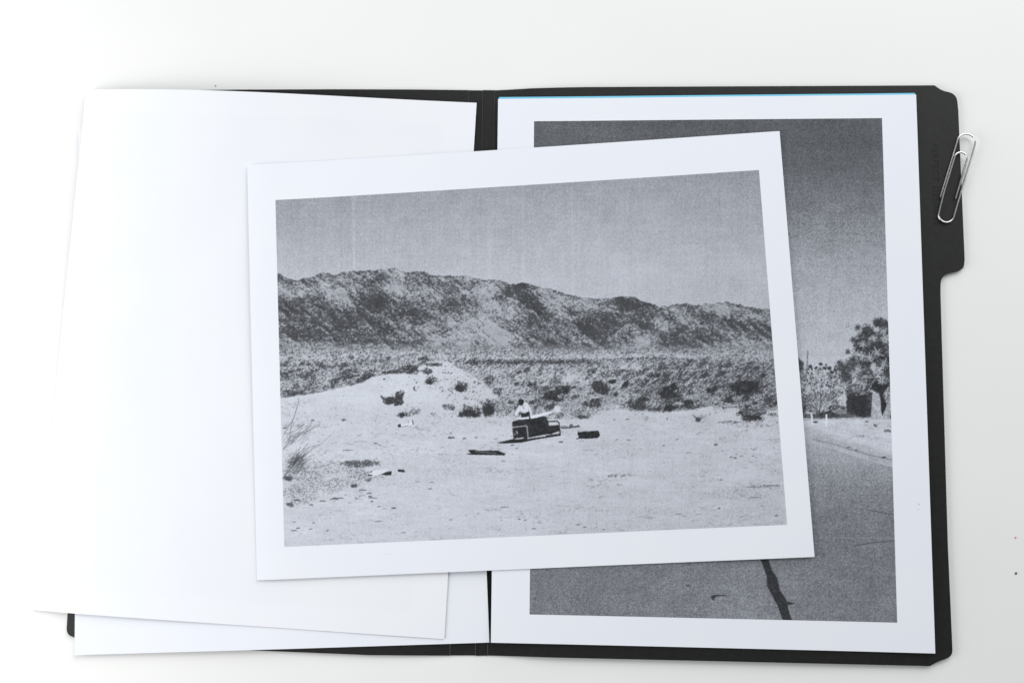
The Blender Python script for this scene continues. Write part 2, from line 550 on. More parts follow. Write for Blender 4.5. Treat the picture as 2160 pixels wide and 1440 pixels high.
    cover([(560, 2000), (800, 1990), (880, 775), (900, 764), (925, 758), (945, 764), (965, 776), (990, 789), (1015, 806), (1035, 822), (1052, 838), (1062, 862), (1070, 900), (1100, 2000), (1700, 2000)], .16)
    for x0, y0, x1, y1, k in ((800, 782, 850, 789, 1), (835, 772, 880, 786, 1), (884, 766, 936, 772, 1), (888, 778, 912, 787, 1)):
        c.bush((x0 + x1)/2, (y0 + y1)/2, (x1 - x0)/2, (y1 - y0)/2 + 2, 62, .7, 15, 4)
    cover([(560, 840), (592, 839), (640, 832), (690, 823), (740, 812), (770, 803), (785, 794), (800, 791), (830, 788), (860, 788), (890, 791), (905, 800), (930, 830), (960, 860), (1000, 880), (1060, 884), (1700, 2000)], .04)
    cover([(560, 2000), (955, 2000), (965, 884), (1010, 881), (1070, 878), (1130, 884), (1200, 886), (1240, 879), (1262, 868), (1300, 864), (1340, 868), (1400, 870), (1450, 866), (1500, 858), (1540, 862), (1600, 868), (1640, 866), (1700, 866)], .06, 2.)
    cover([(560, 930), (700, 900), (900, 880), (1100, 885), (1250, 884), (1420, 892), (1500, 896), (1560, 908), (1640, 914), (1700, 914)], -.02, 4.)
    # --- bushes
    B = c.bush
    B(822, 844, 22, 14, 60, .9, 5, 5); B(842, 834, 10, 13, 62, .9, 6, 5); B(838, 851, 10, 7, 58, 1, 7, 5)
    B(905, 803, 15, 10, 70, .72, 8); B(902, 807, 9, 5, 62, .85, 9); B(970, 815, 17, 13, 66, .75, 10); B(967, 820, 12, 8, 58, .95, 11)
    B(988, 867, 28, 16, 66, .66, 12); B(990, 874, 24, 9, 58, .9, 13); B(944, 858, 20, 7, 76, .66, 14, 4, .35); B(848, 875, 17, 6, 72, .62, 15); B(846, 874, 7, 7, 62, .8, 16)
    B(872, 868, 14, 12, 92, .5, 17, 3); B(1030, 856, 18, 22, 66, .72, 18); B(1028, 866, 14, 14, 60, .85, 19); B(1056, 860, 22, 22, 80, .58, 20, 4, 0, 190); B(1030, 803, 14, 11, 70, .68, 21)
    B(1047, 826, 14, 12, 72, .62, 22); B(981, 839, 8, 5, 100, .5, 23); B(910, 874, 7, 6, 110, .5, 24); B(875, 778, 8, 8, 74, .6, 25); B(893, 757, 14, 9, 70, .65, 26, 4, -.5); B(610, 828, 20, 9, 74, .6, 27)
    B(650, 815, 26, 10, 80, .5, 28, 4, -.3); B(735, 786, 30, 11, 76, .58, 29, 4, -.4); B(776, 792, 16, 9, 66, .66, 30, 4, -.3); B(640, 790, 26, 8, 84, .5, 31); B(690, 775, 22, 7, 84, .5, 32)
    B(1092, 850, 44, 26, 96, .45, 33, 4, 0, 188); B(1160, 836, 44, 24, 70, .74, 34, 4, 0, 170); B(1172, 832, 32, 17, 56, .9, 35); B(1215, 842, 34, 26, 100, .5, 36, 3.5, 0, 190); B(1262, 820, 24, 20, 58, .86, 37, 4)
    B(1255, 853, 24, 14, 64, .78, 38); B(1225, 872, 24, 12, 88, .6, 39, 3, 0, 190); B(1230, 880, 16, 5, 62, .7, 40); B(1112, 868, 22, 12, 92, .5, 41, 3, 0, 195); B(1290, 845, 26, 16, 92, .5, 42, 4, 0, 184)
    B(1330, 838, 40, 22, 96, .48, 43, 4, 0, 180); B(1395, 838, 54, 30, 68, .68, 44, 4, 0, 168); B(1412, 826, 28, 18, 56, .85, 45); B(1345, 856, 26, 13, 64, .76, 46); B(1410, 862, 20, 8, 58, .85, 47); B(1385, 862, 14, 8, 72, .6, 48)
    B(1470, 838, 44, 18, 98, .44, 49, 4, 0, 184); B(1500, 850, 30, 9, 96, .4, 50, 4, 0, 190); B(1568, 818, 38, 20, 56, .9, 51); B(1600, 790, 26, 20, 82, .5, 52, 4, -.7); B(1520, 812, 24, 12, 78, .56, 53)
    B(1588, 876, 34, 15, 70, .72, 54, 3.5); B(1582, 882, 26, 9, 60, .86, 55); B(1562, 871, 7, 4, 60, .8, 56); B(1632, 876, 12, 5, 86, .6, 57); B(1630, 848, 16, 7, 84, .5, 58)
    B(1540, 892, 34, 4, 86, .6, 59); B(1580, 898, 70, 5, 120, .42, 60)
    for (x, y, rx, ry, s) in ((1242, 793, 18, 6, 1), (1300, 790, 10, 7, 2), (1310, 786, 14, 5, 3), (1360, 782, 22, 7, 4), (1395, 778, 14, 10, 5), (1405, 796, 10, 12, 6), (1360, 806, 10, 6, 7), (1445, 770, 22, 8, 8), (1480, 768, 22, 8, 9), (1530, 775, 18, 8, 10), (1520, 790, 16, 7, 11), (1575, 778, 20, 9, 12), (1140, 780, 12, 5, 13), (1178, 800, 14, 8, 14), (1450, 800, 18, 6, 15), (1272, 792, 7, 7, 16), (1255, 780, 9, 5, 17), (1318, 795, 12, 5, 18)):
        B(x, y, rx, ry, 70, .62, 60 + s, 4, -.65)
    for k in range(90):
        x, y = c.rng.uniform(1060, 1650), c.rng.uniform(775, 862)
        r = c.rng.uniform(5, 17)*(.6 + .4*(y - 775)/87)
        if k % 3 == 0: B(x, y, r*1.3, r*.7, 196, .5, int(c.rng.integers(0, 60)), 3.5, -.4)
        else: B(x, y, r, r*.62, c.rng.uniform(56, 80), c.rng.uniform(.6, .95), int(c.rng.integers(0, 60)), 4, -.35)
    for k in range(46):
        x, y = c.rng.uniform(590, 900), c.rng.uniform(752, 830)
        if y > 838 - max(0, (x - 640))*.22: continue
        r = c.rng.uniform(4, 11)
        B(x, y, r, r*.55, c.rng.uniform(66, 96), .66, int(c.rng.integers(0, 60)), 4, -.25)
    for k in range(120):
        x, y = c.rng.uniform(1060, 1640), c.rng.uniform(768, 835)
        B(x, y, c.rng.uniform(3, 9), c.rng.uniform(1.5, 3), 82, .55, int(c.rng.integers(0, 60)), 3, -.6)
    for k in range(26):
        x, y = c.rng.uniform(900, 1060), c.rng.uniform(790, 880)
        B(x, y, 2.5, 1.6, 110, .5, k, 3)
    for x, y, rx, ry in ((1310, 868, 26, 8), (1295, 858, 14, 6), (1440, 872, 40, 5), (1530, 856, 26, 6), (1105, 878, 20, 5), (1200, 800, 30, 10), (1330, 775, 30, 6)):
        B(x, y, rx, ry, 200, .62, int(x) % 50, 3)
    # twiggy bush on the right
    for k in range(15):
        a = c.rng.uniform(-1.1, 1.0)
        l = c.rng.uniform(9, 20)
        c.line([(1474, 891), (1474 + l*math.sin(a)*.6, 891 - l*.55), (1474 + l*math.sin(a), 891 - l*math.cos(a*.6))], .7, 92, .75)
    B(1470, 886, 6, 6, 66, .8, 70)
    # --- litter on the sand
    ground = lambda x, y: y > 888 or (y > 842 and x < 940)
    c.dashes(900, 595, 850, 1655, 1150, 1, 5, 118, ground, .6)
    c.dashes(150, 600, 885, 1120, 960, 2, 11, 100, ground, .7, .12)
    c.dashes(90, 1120, 890, 1640, 960, 2, 8, 104, ground, .65)
    c.dashes(150, 595, 955, 830, 1075, 2, 9, 96, None, .75, .2)
    c.dashes(60, 1440, 935, 1650, 1080, 3, 12, 110, None, .6, .25)
    c.dashes(70, 600, 1085, 1655, 1150, 2, 6, 92, None, .8, .1)
    for x, y, l, w in ((1086, 946, 6, 2.2), (1181, 932, 6, 2.4), (1298, 928, 6, 2.2), (1322, 929, 8, 2.4), (1425, 928, 5, 2), (1447, 956, 12, 2), (1507, 939, 6, 5), (1398, 941, 4, 3.5), (1539, 965, 6, 3), (1548, 967, 5, 4), (1560, 963, 8, 2), (1585, 963, 7, 2), (1518, 1013, 6, 3), (1424, 1085, 14, 1.8), (1467, 1086, 13, 1.3), (1122, 1115, 9, 2.6), (1216, 1107, 8, 2.8), (1230, 1112, 7, 2.4), (1271, 1117, 5, 2.4), (1634, 1088, 7, 3), (1575, 1028, 30, 2), (1610, 1025, 40, 2.6), (1580, 1050, 28, 2.4), (1515, 1073, 4, 4), (1605, 1068, 5, 3), (905, 1017, 10, 2.4), (902, 1031, 8, 2.8), (825, 1071, 9, 4.5), (875, 1016, 10, 2), (1057, 973, 7, 2.4), (1055, 1070, 20, 2), (657, 1102, 6, 2.4), (845, 1123, 10, 2), (789, 1099, 16, 2), (613, 1118, 12, 3), (624, 1113, 7, 3.5), (651, 1115, 6, 2.4), (687, 1119, 4, 2.4), (617, 1100, 5, 2.4), (948, 1096, 3, 3), (1093, 1095, 3, 3), (1105, 1097, 3, 3), (1228, 950, 26, 1), (1253, 959, 10, 1.6), (721, 949, 24, 2.2), (745, 931, 30, 1.2), (787, 935, 7, 3), (655, 886, 6, 4), (720, 885, 7, 5), (596, 902, 6, 4), (975, 925, 6, 4), (1000, 923, 6, 3), (1320, 885, 6, 3), (1293, 886, 4, 2.4)):
        c.line([(x, y + .5), (x + l*.4, y - .3), (x + l*.85, y)], w*.62, 80, .85)
    # --- crater and scuffed patches
    for cx, cy, rx, ry, s, v in ((1305, 1003, 34, 5, 80, 92), (1285, 1006, 10, 3, 81, 70), (1245, 1012, 9, 5, 82, 120), (1306, 1023, 12, 2.4, 83, 86), (1582, 949, 18, 3, 84, 110), (1545, 1042, 90, 18, 85, 160), (1600, 1028, 50, 7, 86, 122), (1110, 1045, 60, 24, 87, 186), (1590, 1078, 70, 26, 88, 172), (1350, 950, 200, 26, 89, 188), (900, 1000, 160, 40, 77, 186)):
        B(cx, cy, rx, ry, v, .42, s, 3)
    # --- grassy left foreground
    B(700, 985, 110, 20, 118, .36, 41, 3.2); B(640, 1000, 60, 18, 110, .42, 42, 3); B(680, 1020, 90, 22, 122, .44, 43, 3); B(620, 1045, 46, 20, 126, .44, 44, 3); B(770, 1000, 46, 14, 110, .46, 45, 3)
    B(755, 978, 36, 9, 82, .66, 46, 2.6); B(784, 976, 28, 8, 86, .62, 47, 2.6); B(738, 979, 22, 8, 90, .6, 48, 2.6)
    B(744, 1024, 9, 4, 72, .8, 49); B(776, 1012, 12, 6, 96, .6, 50); B(608, 1063, 11, 6, 84, .9, 51, 3); B(604, 1008, 18, 6, 76, .7, 52); B(622, 972, 16, 15, 96, .55, 53, 3)
    for x, y, l, w in ((756, 1033, 14, 2.6), (772, 1040, 10, 2.6), (776, 1047, 6, 3.6), (778, 1050, 15, 2), (700, 1050, 12, 2.4), (695, 1052, 16, 2.6), (674, 1056, 10, 2.8), (620, 1054, 10, 4), (652, 1064, 6, 3), (713, 1050, 9, 2.4), (781, 1057, 4, 3), (795, 1068, 6, 2)):
        c.line([(x, y + .6), (x + l*.35, y - .5), (x + l, y + .3)], w*.75, 78, .88)
    q = lambda pts: [(580 + x/5.143, 820 + y/5.143) for x, y in pts]
    for pts, w in (([(78, 660), (150, 560), (170, 380), (250, 140), (240, 90)], 1.6), ([(78, 640), (200, 530), (310, 470), (480, 390)], 1.5), ([(78, 655), (170, 590), (260, 500), (390, 370)], 1.3), ([(78, 520), (130, 410), (190, 330), (250, 140)], 1.0), ([(90, 935), (190, 820), (250, 700), (350, 590)], 1.8), ([(90, 940), (250, 770), (400, 650), (500, 590), (590, 500)], 1.2), ([(90, 930), (220, 790), (290, 690), (310, 640)], 1.6), ([(180, 830), (330, 640), (470, 600)], 1.0), ([(150, 870), (270, 740), (420, 620)], 1.1), ([(200, 700), (110, 705)], .8), ([(250, 850), (480, 850), (690, 780)], 1.1), ([(230, 510), (330, 430), (490, 370)], .9), ([(160, 600), (200, 520), (280, 470)], .9), ([(300, 480), (380, 430), (430, 400)], .9), ([(170, 320), (190, 380)], .8)):
        c.line(q(pts), w*.6, 96, .8)
    for k in range(90):
        x0, y0 = c.rng.uniform(100, 270), c.rng.uniform(760, 930)
        a = c.rng.uniform(-1.25, -.35); l = c.rng.uniform(60, 190)
        c.line(q([(x0, y0), (x0 + l*math.cos(a), y0 + l*math.sin(a))]), .8, 84, .55)
    for k in range(60):
        x0, y0 = c.rng.uniform(80, 340), c.rng.uniform(400, 600)
        a = c.rng.uniform(-1.1, -.3); l = c.rng.uniform(30, 110)
        c.line(q([(x0, y0), (x0 + l*math.cos(a), y0 + l*math.sin(a))]), .7, 96, .55)
    # broken pale slab and block
    c.poly(q([(1000, 930), (1040, 890), (1210, 862), (1215, 885), (1110, 940), (1050, 945)]), 216)
    c.poly(q([(1105, 940), (1200, 900), (1258, 890), (1255, 935), (1190, 938), (1150, 928)]), 62); c.poly(q([(995, 942), (1005, 925), (1050, 930), (1045, 942)]), 64); c.poly(q([(1015, 905), (1050, 885), (1045, 902)]), 74)
    c.poly(q([(1322, 872), (1385, 874), (1408, 898), (1390, 904), (1322, 898)]), 60)
    # pipe end with its stub
    z = lambda pts: [(780 + x/6.353, 730 + y/6.353) for x, y in pts]
    c.poly(z([(400, 1042), (505, 1035), (510, 1000), (560, 992), (565, 1045), (500, 1068), (410, 1082)]), 216)
    c.poly(z([(360, 1060), (372, 1045), (392, 1042), (406, 1055), (404, 1080), (380, 1090), (362, 1080)]), 66); c.line(z([(400, 1084), (505, 1066)]), 1.2, 96); c.line(z([(556, 995), (572, 1046)]), 2.2, 88); c.line(z([(512, 1000), (506, 1034)]), 1.0, 120)
    # small pale rock
    c.poly(z([(1030, 1240), (1040, 1180), (1070, 1160), (1110, 1190), (1125, 1235)]), 196); c.poly(z([(1032, 1240), (1045, 1210), (1075, 1215), (1120, 1215), (1125, 1238)]), 80, .9, 60)
    c.poly(z([(1050, 1175), (1075, 1155), (1090, 1172)]), 100)
    c.line(z([(570, 555), (585, 590), (610, 596)]), 1.8, 70); c.line(z([(582, 590), (588, 540)]), 1.8, 70); c.poly(z([(598, 490), (625, 468), (615, 505)]), 74); c.line(z([(1040, 580), (1085, 610), (1100, 635)]), 1.6, 96); c.line(z([(1065, 560), (1100, 575)]), 1.4, 110)
    # charred log
    g = lambda pts: [(560 + x/3.13, 720 + y/3.13) for x, y in pts]
    c.poly(g([(1318, 742), (1350, 738), (1328, 718), (1370, 714), (1400, 722), (1530, 720), (1582, 744), (1572, 754), (1520, 752), (1400, 750), (1340, 748)]), 54)
    for k in range(12): c.line(g([(1380 + k*12, 728 + (k*37 % 12)), (1384 + k*12, 729 + (k*37 % 12))]), 1.4, 190, .7)
    # --- abandoned couch, person leaning over a white board, tyre
    w = lambda pts: [(1040 + x/8.307, 810 + y/8.307) for x, y in pts]
    c.poly(w([(50, 1030), (180, 1000), (330, 965), (600, 960), (1160, 880), (1170, 910), (800, 965), (480, 1030), (230, 1045), (100, 1040)]), 56)
    c.poly(w([(350, 975), (610, 935), (920, 890), (930, 915), (700, 945), (480, 965)]), 206)
    c.poly(w([(318, 690), (335, 650), (430, 635), (640, 605), (870, 565), (910, 570), (930, 600), (960, 655), (975, 730), (1130, 720), (1160, 745), (1165, 850), (1060, 875), (905, 890), (610, 945), (590, 740), (350, 755), (325, 750)]), 58, 1, 26)
    c.line(w([(950, 660), (1120, 655), (1150, 690), (1172, 900)]), 2.6, 56); c.poly(w([(975, 690), (1130, 685), (1135, 712), (1050, 730), (1000, 705)]), 205); c.poly(w([(1030, 872), (1150, 832), (1155, 848), (1060, 876)]), 214); c.poly(w([(1080, 880), (1160, 870), (1170, 905), (920, 935), (920, 900)]), 58); c.poly(w([(770, 915), (910, 892), (915, 912), (790, 925)]), 205)
    c.poly(w([(322, 775), (350, 755), (560, 730), (590, 750), (612, 975), (590, 995), (345, 975)]), 58, 1, 20)
    c.line(w([(345, 760), (565, 733), (588, 750), (596, 830), (606, 965)]), 1.7, 196, .9); c.line(w([(332, 778), (345, 965)]), 1.2, 100, .8)
    c.poly(w([(352, 960), (380, 955), (520, 938), (525, 955), (420, 970)]), 198); c.poly(w([(390, 820), (402, 822), (422, 872), (412, 880)]), 206); c.poly(w([(358, 870), (375, 868), (382, 888), (362, 894)]), 206); c.poly(w([(360, 800), (385, 805), (395, 860), (420, 890), (380, 905), (355, 900)]), 80, .5)
    c.poly(w([(625, 560), (650, 570), (655, 620), (635, 660), (610, 650)]), 50)
    c.poly(w([(465, 500), (540, 515), (600, 485), (630, 490), (640, 575), (485, 590)]), 58)                        # dark shorts
    c.poly(w([(345, 530), (370, 470), (420, 400), (450, 370), (520, 330), (560, 320), (610, 350), (640, 410), (668, 480), (672, 560), (655, 600), (640, 580), (645, 510), (625, 450), (600, 490), (550, 512), (490, 500), (462, 470), (430, 490), (400, 560), (420, 580), (395, 590), (365, 570)]), 214)
    c.line(w([(350, 540), (375, 475), (425, 400)]), 1.3, 128); c.line(w([(505, 370), (520, 425), (535, 440)]), 1.4, 126); c.line(w([(560, 330), (540, 400)]), .9, 180); c.line(w([(470, 470), (520, 500), (590, 490)]), .9, 150); c.line(w([(355, 520), (370, 560), (410, 585)]), 1.3, 92); c.line(w([(610, 440), (640, 500), (645, 560)]), .8, 150)
    c.poly(w([(430, 320), (432, 280), (460, 262), (505, 265), (530, 290), (528, 330), (510, 365), (480, 385), (455, 375), (440, 345)]), 56)
    c.poly(w([(315, 598), (420, 600), (560, 585), (720, 545), (960, 490), (1060, 475), (1050, 490), (1000, 512), (900, 548), (760, 592), (640, 612), (500, 622), (400, 618)]), 224)
    c.line(w([(330, 604), (430, 626), (520, 624)]), 1.0, 104); c.poly(w([(620, 565), (652, 575), (650, 615), (622, 612)]), 70)
    c.poly(w([(1050, 470), (1085, 378), (1172, 410), (1175, 470), (1140, 500), (1085, 500)]), 206); c.line(w([(1088, 380), (1172, 410), (1172, 465)]), .9, 170)
    c.poly(w([(1480, 960), (1495, 930), (1472, 880), (1480, 825), (1495, 845), (1660, 825), (1840, 822), (1862, 870), (1868, 915), (1830, 950), (1650, 965)]), 56, 1, 34); c.line(w([(1500, 842), (1600, 828), (1690, 832)]), 1.6, 180, .8); c.line(w([(1455, 965), (1560, 945)]), 1.6, 60)
    c.poly(w([(1175, 745), (1240, 735), (1330, 745), (1340, 700), (1390, 710), (1400, 745), (1500, 720), (1520, 760), (1320, 782), (1190, 785)]), 66, .85, 90); c.line(w([(1200, 752), (1320, 757)]), 1.6, 205, .8); c.line(w([(1150, 1020), (1215, 1022)]), 1.8, 66)
    c.line(w([(0, 966), (60, 962)]), 1.2, 110); c.line(w([(300, 1075), (355, 1070)]), 1.6, 80)
    c.grain(13.5, 3.2)
    return c


def road_picture(nx, ny):
    c = Canvas([(1127, 254), (1860, 251), (1893, 1311), (1117, 1296)], nx, ny, 8)
    X, Y, T = c.X, c.Y, c.T
    Yv = [240, 300, 350, 400, 450, 500, 550, 600, 680, 760, 870]
    T[:] = np.interp(Y, Yv, [94, 96, 103, 113, 127, 142, 157, 168, 180, 190, 192])
    T += 6*smooth(1500, 1130, X)*smooth(400, 250, Y)
    T += (c.fbm(60, 40, 3, 3) - .5)*13
    # horizon scrub left of the trees (mostly under the other sheet)
    ground = smooth(874, 880, Y + (c.noise(14, 900, 5) - .5)*6)
    T[:] = T*(1 - ground) + (198 + (c.fbm(30, 9, 6, 3) - .5)*30)*ground
    B = c.bush
    t = lambda pts: [(1680 + x/4, 640 + y/4) for x, y in pts]
    for k in range(10):
        B(1140 + k*58, 850 + 8*math.sin(k*2.1), 40, 24, 84, .6, 30 + k, 5, 0, 176)
    # utility pole and its wires
    c.line(t([(-900, 430), (0, 428), (410, 430)]), .8, 150, .6); c.line(t([(-900, 405), (100, 408), (420, 414)]), .7, 156, .5)
    # far left shrub with bare stems
    B(1688, 770, 12, 18, 62, .85, 4, 5); B(1692, 800, 14, 40, 66, .72, 5, 5, 0, 182); B(1690, 855, 14, 24, 56, .9, 6, 4)
    B(1735, 800, 46, 34, 78, .58, 7, 5, 0, 205); B(1720, 790, 34, 22, 70, .48, 8, 5, 0, 208); B(1770, 790, 24, 20, 66, .58, 9, 5, 0, 200); B(1735, 850, 50, 28, 66, .72, 10, 3, 0, 168); B(1770, 865, 30, 14, 60, .7, 11, 3)
    for k in range(46):
        x, y = c.rng.uniform(1702, 1786), c.rng.uniform(764, 835)
        c.poly([(x - 2.6, y + c.rng.uniform(-1, 1)), (x, y - 3.4), (x + 2.4, y + .5), (x + c.rng.uniform(-1, 1), y + 3)], 60 if k % 3 else 204, .85)
    for x, y in ((207, 508), (120, 530), (240, 540), (280, 545), (170, 540), (330, 560), (300, 580)):
        B(1680 + x/4, 640 + y/4, 5, 4, 58, .95, x % 50, 4)
    for k in range(40):
        a = c.rng.uniform(-1.1, 1.1); l = c.rng.uniform(22, 62)
        x0 = 1730 + c.rng.normal(0, 3)
        c.line([(x0, 879), (x0 + l*.5*math.sin(a*.8), 879 - l*.55), (x0 + l*math.sin(a), 879 - l*math.cos(a))], 1.0, 196 if k % 3 else 66, .75)
    c.line(t([(92, 680), (130, 730), (190, 900), (200, 960)]), 1.4, 188, .9); c.line(t([(250, 740), (190, 830)]), 1.2, 180, .8); c.line(t([(120, 860), (185, 925)]), 1.2, 185, .8)
    c.line(t([(98, 395), (92, 520), (86, 640)]), 3.2, 128); c.line(t([(95, 395), (89, 520)]), 1.0, 150, .8)
    # hedge block under the tree
    c.poly(t([(430, 770), (520, 740), (640, 745), (640, 955), (560, 960), (430, 925)]), 64, .9, 70)
    B(1815, 850, 26, 32, 58, .9, 14, 3)
    B(1784, 800, 18, 34, 66, .8, 15, 4)
    B(1775, 770, 20, 20, 74, .62, 16, 3)
    # joshua-like tree: dark mass, then spiky rosettes
    B(1856, 735, 34, 52, 58, .95, 17, 5, 0, 168); B(1835, 720, 22, 34, 60, .9, 16, 5, 0, 176); B(1848, 786, 46, 36, 58, .98, 18, 5, 0, 168); B(1870, 705, 20, 30, 64, .7, 19, 5, 0, 184); B(1812, 765, 26, 30, 60, .92, 20, 5, 0, 172); B(1874, 835, 20, 34, 62, .8, 21, 4, 0, 170); B(1852, 680, 12, 13, 54, 1, 22, 4); B(1830, 700, 14, 12, 58, .85, 37, 4); B(1815, 722, 14, 12, 58, .9, 38, 4); B(1868, 690, 14, 18, 56, .95, 39, 4); B(1845, 745, 26, 16, 54, 1, 40, 4); B(1868, 765, 16, 20, 54, 1, 41, 4); B(1858, 806, 18, 12, 54, 1, 23, 4); B(1850, 728, 16, 10, 56, .95, 24, 4); B(1812, 735, 12, 10, 58, .9, 25, 4)
    ros = [(440, 190, 22, 0), (515, 200, 26, 1), (540, 270, 34, 1), (480, 300, 28, 1), (605, 205, 24, 1), (625, 250, 30, 1), (665, 150, 28, 1), (712, 145, 34, 1), (716, 190, 26, 1), (765, 180, 22, 1), (740, 230, 34, 0), (650, 300, 34, 0), (690, 330, 40, 1), (640, 340, 40, 1), (770, 240, 24, 1), (750, 290, 34, 0), (560, 340, 34, 0), (436, 405, 22, 1), (500, 420, 38, 0), (560, 440, 40, 0), (600, 390, 38, 1), (680, 410, 44, 0), (620, 450, 36, 0), (560, 500, 36, 1), (745, 380, 34, 1), (735, 510, 52, 0), (480, 470, 32, 1), (520, 560, 40, 0), (580, 600, 40, 0), (560, 670, 42, 0), (640, 560, 34, 1), (660, 600, 36, 0), (715, 650, 44, 0), (680, 500, 34, 1), (770, 600, 40, 1), (620, 640, 30, 1), (490, 600, 36, 0), (480, 520, 30, 1), (755, 740, 44, 0), (400, 560, 26, 1), (380, 520, 22, 1), (360, 490, 14, 1), (430, 620, 34, 1), (410, 690, 30, 0), (600, 700, 30, 1), (550, 730, 34, 0), (700, 560, 30, 0), (590, 270, 26, 1)]
    for x, y, r, dark in ros:
        r /= 4; x = 1680 + x/4; y = 640 + y/4
        B(x, y, r*.6, r*.6, 62 if dark else 92, .7, int(x) % 50, 3)
        n = 26
        for k in range(n):
            a = 6.283*k/n + c.rng.normal(0, .1)
            l = r*c.rng.uniform(.7, 1.35)
            v = (c.rng.uniform(56, 100) if dark else (c.rng.uniform(188, 220) if k % 4 else 66))
            c.line([(x + .15*l*math.cos(a), y + .15*l*math.sin(a)), (x + l*math.cos(a), y + l*math.sin(a))], .95, v, .88)
    B(1842, 778, 8, 22, 192, .75, 36, 3, -.2)
    B(1853, 818, 18, 10, 54, 1, 35, 4)
    B(1805, 822, 22, 16, 62, .9, 27, 4, 0, 170); B(1792, 850, 8, 26, 66, .8, 28, 4); B(1818, 828, 20, 8, 64, .9, 29, 4, 0, 176); B(1856, 830, 12, 10, 56, 1, 30, 4); B(1830, 795, 20, 16, 62, .85, 31, 4, 0, 180)
    # trunks
    c.poly(t([(640, 760), (690, 750), (706, 800), (712, 960), (628, 962)]), 172, 1, 60)
    c.poly(t([(706, 790), (735, 780), (760, 860), (722, 945), (712, 900)]), 56, 1, 20)
    c.poly(t([(722, 946), (800, 760), (810, 965), (740, 966)]), 166, 1, 70); c.poly(t([(790, 930), (812, 930), (812, 966), (785, 966)]), 60)
    # shade on the ground below, white posts
    c.poly(t([(-60, 930), (180, 925), (300, 910), (420, 920), (560, 955), (400, 962), (160, 968), (-60, 958)]), 84, .85, 60); c.poly(t([(300, 905), (360, 880), (420, 892), (430, 920), (380, 930), (330, 930)]), 150, .8, 60)
    B(1745, 872, 30, 7, 64, .7, 23, 3)
    c.line(t([(-200, 986), (60, 978), (330, 972), (560, 966), (800, 968)]), 3.0, 148, .5); c.line(t([(-100, 993), (400, 985)]), 1.3, 210, .7)
    c.poly(t([(122, 918), (136, 916), (143, 1018), (132, 1022)]), 226); c.line(t([(124, 856), (128, 916)]), 1.8, 92); c.poly(t([(248, 930), (262, 930), (262, 1036), (252, 1034)]), 228)
    B(1721, 889, 6, 2.4, 62, .9, 24, 3); B(1848, 896, 8, 4, 96, .7, 25, 2.6); B(1872, 907, 12, 5, 90, .6, 26, 2.6); B(1820, 918, 20, 2.4, 140, .5, 27); B(1875, 898, 6, 6, 110, .5, 28); B(1830, 888, 6, 2, 90, .7, 29)
    c.dashes(90, 1700, 890, 1882, 950, 2, 9, 140, None, .5)
    # --- the road, its edge running down to the right
    def lineY(pts): return np.interp(X, [p[0] for p in pts], [p[1] for p in pts])
    e1 = lineY([(1100, 800), (1660, 908), (1700, 920), (1740, 929), (1780, 944), (1830, 958), (1884, 975), (1920, 986)])
    gr = smooth(-14, 8, Y - e1 + 16)
    T[:] = T*(1 - gr) + (176 + (c.fbm(40, 6, 30, 3, .27) - .5)*26)*gr
    road = np.interp(Y, [880, 930, 960, 990, 1020, 1060, 1100, 1150, 1200, 1300], [180, 170, 161, 148, 138, 129, 124, 123, 123, 125])
    road = road + 12*np.exp(-((X - 1560)/130)**2)*smooth(1150, 1250, Y) + (c.fbm(50, 30, 31, 3) - .5)*16
    k = smooth(-2, 6, Y - e1 - 6)
    T[:] = T*(1 - k) + road*k
    c.line([(1690, 927), (1740, 938), (1800, 958), (1890, 985)], 3., 190, .55)
    c.line([(1715, 925), (1760, 936), (1830, 957), (1880, 968)], 2., 112, .7); B(1864, 963, 6, 3, 70, .8, 32, 3); B(1790, 942, 6, 2, 92, .7, 33, 3); B(1805, 948, 5, 2, 84, .7, 34, 3)
    c.line([(1760, 964), (1828, 966)], 1.4, 176, .6); c.line([(1790, 978), (1815, 981)], 1.4, 172, .5)
    c.line([(1838, 1075), (1886, 1083.5)], 1.5, 76, .9); c.line([(1800, 1149), (1845, 1142), (1888, 1138)], 1.6, 74, .9); c.line([(1715, 1132), (1886, 1132.5)], 2., 150, .5); c.line([(1805, 1069), (1838, 1075)], 1., 96, .5)
    # --- tar crack and stains, lower edge
    b = lambda pts: [(1080 + x/2.25, 1150 + y/2.25) for x, y in pts]
    c.poly(b([(1120, -190), (1150, -190), (1180, -40), (1222, 68), (1240, 120), (1262, 150), (1275, 210), (1310, 262), (1350, 272), (1310, 280), (1320, 320), (1338, 360), (1290, 360), (1266, 290), (1240, 240), (1214, 190), (1212, 145), (1196, 100), (1184, 68), (1140, -60)]), 62, 1, 16)
    c.poly(b([(944, 242), (960, 232), (1020, 232), (1020, 236), (975, 240), (962, 250), (968, 258), (955, 258)]), 70); c.line(b([(960, 254), (1080, 266)]), 1., 96, .7); c.line(b([(800, 235), (885, 233)]), 1.4, 100, .6); c.line(b([(830, 187), (845, 189)]), 2.4, 66); c.line(b([(1072, 198), (1085, 196)]), 2.4, 90, .7); c.line(b([(575, 104), (600, 106)]), 2, 84, .7)
    c.dashes(40, 1120, 1190, 1890, 1300, 1, 5, 88, None, .6)
    c.grain(19, 3.2)
    # coarse asphalt speckle on the road, darker at the sky's top
    cs = (c.noise(3.2, 3.0, 40)*.6 + c.noise(2., 2., 41)*.4 - .5)
    T += cs*np.where(Y > 960, 62*smooth(960, 1060, Y), 40*smooth(520, 300, Y))
    np.clip(T, 48, 228, out=T)
    return c


